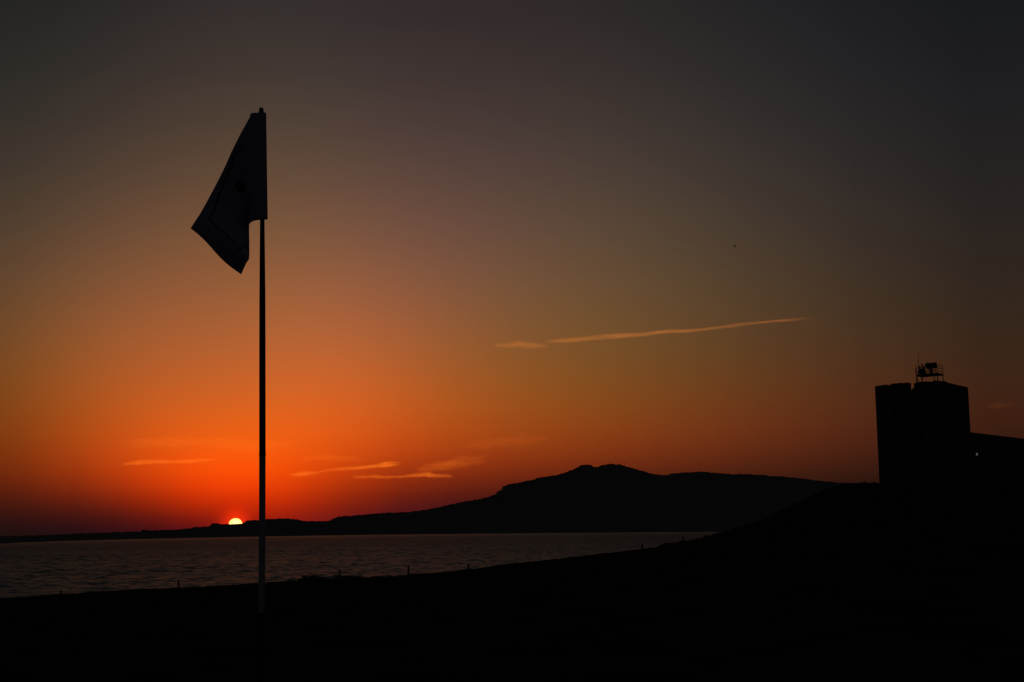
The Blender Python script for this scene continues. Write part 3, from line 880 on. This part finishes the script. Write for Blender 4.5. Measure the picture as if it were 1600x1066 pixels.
# whip aerial and panel aerial
wa = empty('whip_aerial', at(1435.2, 585, 198.4), 'thin whip aerial rising from the left corner of the roof platform', 'aerial')
mb = MB(); mb.tube([at(1435.4, 585, 198.4), at(1435.2, 570, 198.4), at(1434.8, 552, 198.4)], [0.05, 0.035, 0.022], 6); mb.build('rod', M_steel, wa)
mb = MB(); mb.tube([at(1435.4, 585, 198.4), at(1435.3, 579, 198.4)], 0.075, 8); mb.build('base_clamp', M_steel, wa)
pn = empty('panel_aerial', at(1431, 584, 198.6), 'small panel aerial on an arm left of the roof platform', 'aerial')
mb = MB(); mb.tube([at(1430.4, 576, 198.6), at(1431.8, 584, 198.6)], [0.07, 0.09], 6); mb.build('panel', M_device, pn)
mb = MB(); mb.tube([at(1431.2, 580, 198.6), at(1435.2, 581, 198.6)], 0.03, 6); mb.build('arm', M_steel, pn)

# ------------------------------------------------------------------ masts on the mountain top
for px, y0, y1, w, lab in ((953, 727, 718.8, 0.5, 'taller lattice mast on the mountain summit, left of the other'), (975.2, 729.5, 722.4, 0.6, 'shorter mast right of the taller one on the mountain summit')):
    D = 8950.0; b0, b1 = at(px, y0, D), at(px, y1, D); k = D / F
    r = empty('radio_mast', b0, lab, 'mast', 'radio masts on the mountain')
    mb = MB(); mb.tube([b0, b0 * .5 + b1 * .5, b1], [k * w, k * w * .6, k * w * .3], 6); mb.build('lattice', M_wood_far, r)
    mb = MB(); mb.tube([b0 * .3 + b1 * .7 - e_z, b0 * .2 + b1 * .8], k * w * .9, 8); mb.build('antenna_drum', M_wood_far, r)
D = 8960.0; p = at(957.8, 726.2, D); k = D / F
r = empty('hilltop_building', p, 'small blocky building on the mountain summit between the masts', 'building')
mb = MB(); mb.box(p + e_z * k * 0.4, (x0, (0, 1, 0), e_z), (k * 1.7, k * 1.5, k * 1.0)); mb.build('wall', M_stone, r)
mb = MB(); mb.box(p + e_z * k * 1.9 - x0 * k * .3, (x0, (0, 1, 0), e_z), (k * .6, k * .6, k * .5)); mb.build('roof_turret', M_stone, r)

# ------------------------------------------------------------------ posts along the dune edge
POSTS = [(95, 929.5, 922.5, 'stubby post leftmost on the dune edge'), (279.3, 919.5, 907.8, 'post on the dune edge just left of the flagpole'),
         (530.5, 904, 890.8, 'post rising from the dune grass clump'), (637.8, 900, 884.6, 'tallest post, on the dune edge right of the grass clump'),
         (732.2, 891, 881.6, 'post on the dune edge below the left foot of the mountain'), (1003.3, 859, 849.6, 'post on the dune edge where the bank begins to rise'),
         (1067, 847, 839, 'faint post furthest right, near the end of the water')]
for i, (px, y0, y1, lab) in enumerate(POSTS):
    D = np.interp(px, [c_[0] for c_ in CREST], [c_[2] for c_ in CREST]) - 0.15
    lean = random.uniform(-0.4, 0.4)
    b0, b1 = at(px, y0 + 2, D), at(px + lean, y1, D)
    r = empty('post', b0, lab, 'post', 'posts along the dune edge')
    k = D / F; w = 1.35 * k
    top = b1 - b0
    mb = MB(); mb.tube([b0, b0 + top * .5, b0 + top * .9, b0 + top * .93], [w, w * .95, w * .92, w * .8], 9); mb.build('stake', M_post, r)
    mb = MB(); mb.tube([b0 + top * .88, b0 + top * .9, b0 + top * .96, b0 + top], [w * 1.0, w * 1.22, w * 1.15, w * .5], 9); mb.build('cap', M_post, r)

# ------------------------------------------------------------------ dune grass and shrubs
mb = MB()


def blade(px, py, D, h, lean):
    b0 = at(px, py, D); k = D / F; w = 0.012 + 0.008 * random.random()
    pts_ = []
    for s in (0, .4, .75, 1):
        pts_.append(b0 + x0 * lean * h * s * s + e_z * h * (s - 0.18 * abs(lean) * s * s))
    V = []
    for p_, ww in zip(pts_, (1, .85, .5, .06)):
        V += [p_ - x0 * w * ww, p_ + x0 * w * ww, p_ + np.array((0, w * .5 * ww, 0))]
    Fc = []
    for i in range(3):
        a = i * 3
        for q in range(3): Fc.append((a + q, a + (q + 1) % 3, a + 3 + (q + 1) % 3, a + 3 + q))
    mb.add(V, Fc)


def crest_at(px): return np.interp(px, [c_[0] for c_ in CREST], [c_[1] for c_ in CREST]), np.interp(px, [c_[0] for c_ in CREST], [c_[2] for c_ in CREST])


for (xa, xb, n, h0, h1) in ((462, 520, 260, .14, .36), (520, 566, 200, .08, .3), (566, 640, 160, .05, .16), (588, 614, 110, .08, .24), (0, 460, 260, .02, .07), (640, 1020, 240, .02, .09), (1028, 1140, 260, .05, .22), (1140, 1372, 600, .06, .28)):
    for k in range(n):
        px = random.uniform(xa, xb)
        hm = random.uniform(h0, h1)
        if (xa, xb) == (462, 520):
            px = min(max(random.gauss(490, 15), 458), 530)
            hm = (0.06 + 0.30 * math.exp(-((px - 490) / 15) ** 2)) * random.uniform(0.35, 1.0)
        cy, D = crest_at(px)
        blade(px, cy + 0.9, D + random.uniform(-1.2, .3), hm, random.gauss(0.15, 0.5))
tag(mb.build('dune_grass', M_grass), kind='stuff')

SHRUBS = [(478, 900.5, 8, 4.2, 'low rounded shrub at the left end of the dune grass clump'), (1104, 836.2, 6, 2.6, 'small shrub standing against the right end of the water'), (1136, 832.5, 6, 2.4, 'shrub at the very end of the water'),
          (1290, 766, 8, 3.0, 'shrub on the rising bank furthest left of the tower'), (1318, 758, 7, 2.6, 'shrub midway along the skyline left of the tower'), (1351, 754.6, 4, 3.4, 'spiky shrub on the skyline nearer the tower'),
          (1367, 755, 5, 3.6, 'shrub hard against the foot of the tower')]
for px, py, hw, hh, lab in SHRUBS:
    cy, D = crest_at(px); D -= 0.6; k = D / F
    base = at(px, cy + 1.5, D); cen = at(px, max(py, cy - hh * .4), D)
    r = empty('shrub', base, lab, 'shrub', 'shrubs on the dune skyline')
    mb = MB()
    for i in range(5):
        q = cen + np.array((random.uniform(-.6, .6) * hw * k, random.uniform(-.4, .4) * hw * k, random.uniform(0, .6) * hh * k))
        mb.tube([base, (base + q) / 2 + x0 * .02, q], [0.03, 0.02, 0.008], 5)
    mb.build('stem', M_post, r)
    mb = MB()
    for i in range(150):
        v = np.array([random.gauss(0, 1) for _ in range(3)]); v /= np.linalg.norm(v); v *= random.random() ** .4
        lump = 0.75 + 0.3 * math.sin(5 * v[0] + px) + 0.15 * math.sin(11 * v[0])
        q = cen + np.array((v[0] * hw * k, v[1] * hw * k * .8, v[2] * hh * k * lump))
        a = np.array([random.gauss(0, 1) for _ in range(3)]); a /= np.linalg.norm(a)
        b_ = np.cross(a, v + .01); b_ /= np.linalg.norm(b_) + 1e-6
        s = random.uniform(.03, .07)
        mb.add([q - a * s, q + b_ * s * .5, q + a * s, q - b_ * s * .5], [(0, 1, 2, 3)])
    mb.build('foliage', M_leaf, r)

# low scrub that covers the rising bank as one mass
mb = MB()
for i in range(230):
    px = random.uniform(1120, 1374)
    cy, D = crest_at(px); D -= random.uniform(0, 7); k = D / F
    hgt = random.uniform(.10, .42) * (1.25 if px < 1310 else 0.7)
    base = at(px, cy + 0.6 + random.uniform(0, 2.5), D)
    wid = hgt * random.uniform(.9, 2.0)
    for n_ in range(34):
        v = np.array([random.gauss(0, 1) for _ in range(3)]); v /= np.linalg.norm(v); v *= random.random() ** .45
        q = base + np.array((v[0] * wid, v[1] * wid, abs(v[2]) * hgt))
        a = np.array([random.gauss(0, 1) for _ in range(3)]); a /= np.linalg.norm(a)
        b_ = np.cross(a, v + .01); b_ /= np.linalg.norm(b_) + 1e-6
        s_ = random.uniform(.03, .08)
        mb.add([q - a * s_, q + b_ * s_ * .5, q + a * s_, q - b_ * s_ * .5], [(0, 1, 2, 3)])
tag(mb.build('bank_scrub', M_leaf), kind='stuff')

# ------------------------------------------------------------------ birds
BIRDS = [(1148, 385, 190, 1.0, 35, 'dark bird flying high above the slanting contrail'), (634, 532.6, 420, 0.75, 80, 'tiny speck of a bird, left of a pair above the sunset'),
         (693.2, 533.8, 470, 0.7, 60, 'tiny speck of a bird, right of a pair above the sunset'), (31, 308, 420, 0.7, 15, 'tiny speck of a bird at the left edge of the sky'),
         (238, 431, 470, 0.75, 100, 'tiny faint speck of a bird left of the flag')]
for px, py, D, span, yaw, lab in BIRDS:
    c = at(px, py, D)
    r = empty('bird', c, lab, 'bird', 'birds in flight')
    y = math.radians(yaw); f_ = np.array((math.cos(y), math.sin(y), 0.1)); f_ /= np.linalg.norm(f_); s_ = np.cross(e_z, f_); s_ /= np.linalg.norm(s_); u_ = np.cross(f_, s_)
    L_ = span * .42
    mb = MB(); mb.tube([c - f_ * L_ * .62, c - f_ * L_ * .45, c - f_ * L_ * .1, c + f_ * L_ * .25, c + f_ * L_ * .42, c + f_ * L_ * .5, c + f_ * L_ * .62], [x * span for x in (.035, .03, .062, .06, .04, .035, .006)], 8)
    mb.build('body', M_bird, r, smooth=True)
    for sgn in (-1, 1):
        V = []
        for q, up_, ch, back in ((0.04, .02, .16, 0), (.22, .15, .15, -.03), (.38, .19, .10, .03), (.52, .17, .02, .10)):
            p_ = c + s_ * sgn * q * span + u_ * up_ * span - f_ * back * span
            for o_, z_ in ((ch / 2, 0), (0, .012), (-ch / 2, 0), (0, -.006)): V.append(p_ + f_ * o_ * span + u_ * z_ * span)
        Fc = []
        for i in range(3):
            for k in range(4): Fc.append((i * 4 + k, i * 4 + (k + 1) % 4, i * 4 + 4 + (k + 1) % 4, i * 4 + 4 + k))
        Fc += [(3, 2, 1, 0), (12, 13, 14, 15)]
        mb = MB(); mb.add(V, Fc); mb.build('wing', M_bird, r)
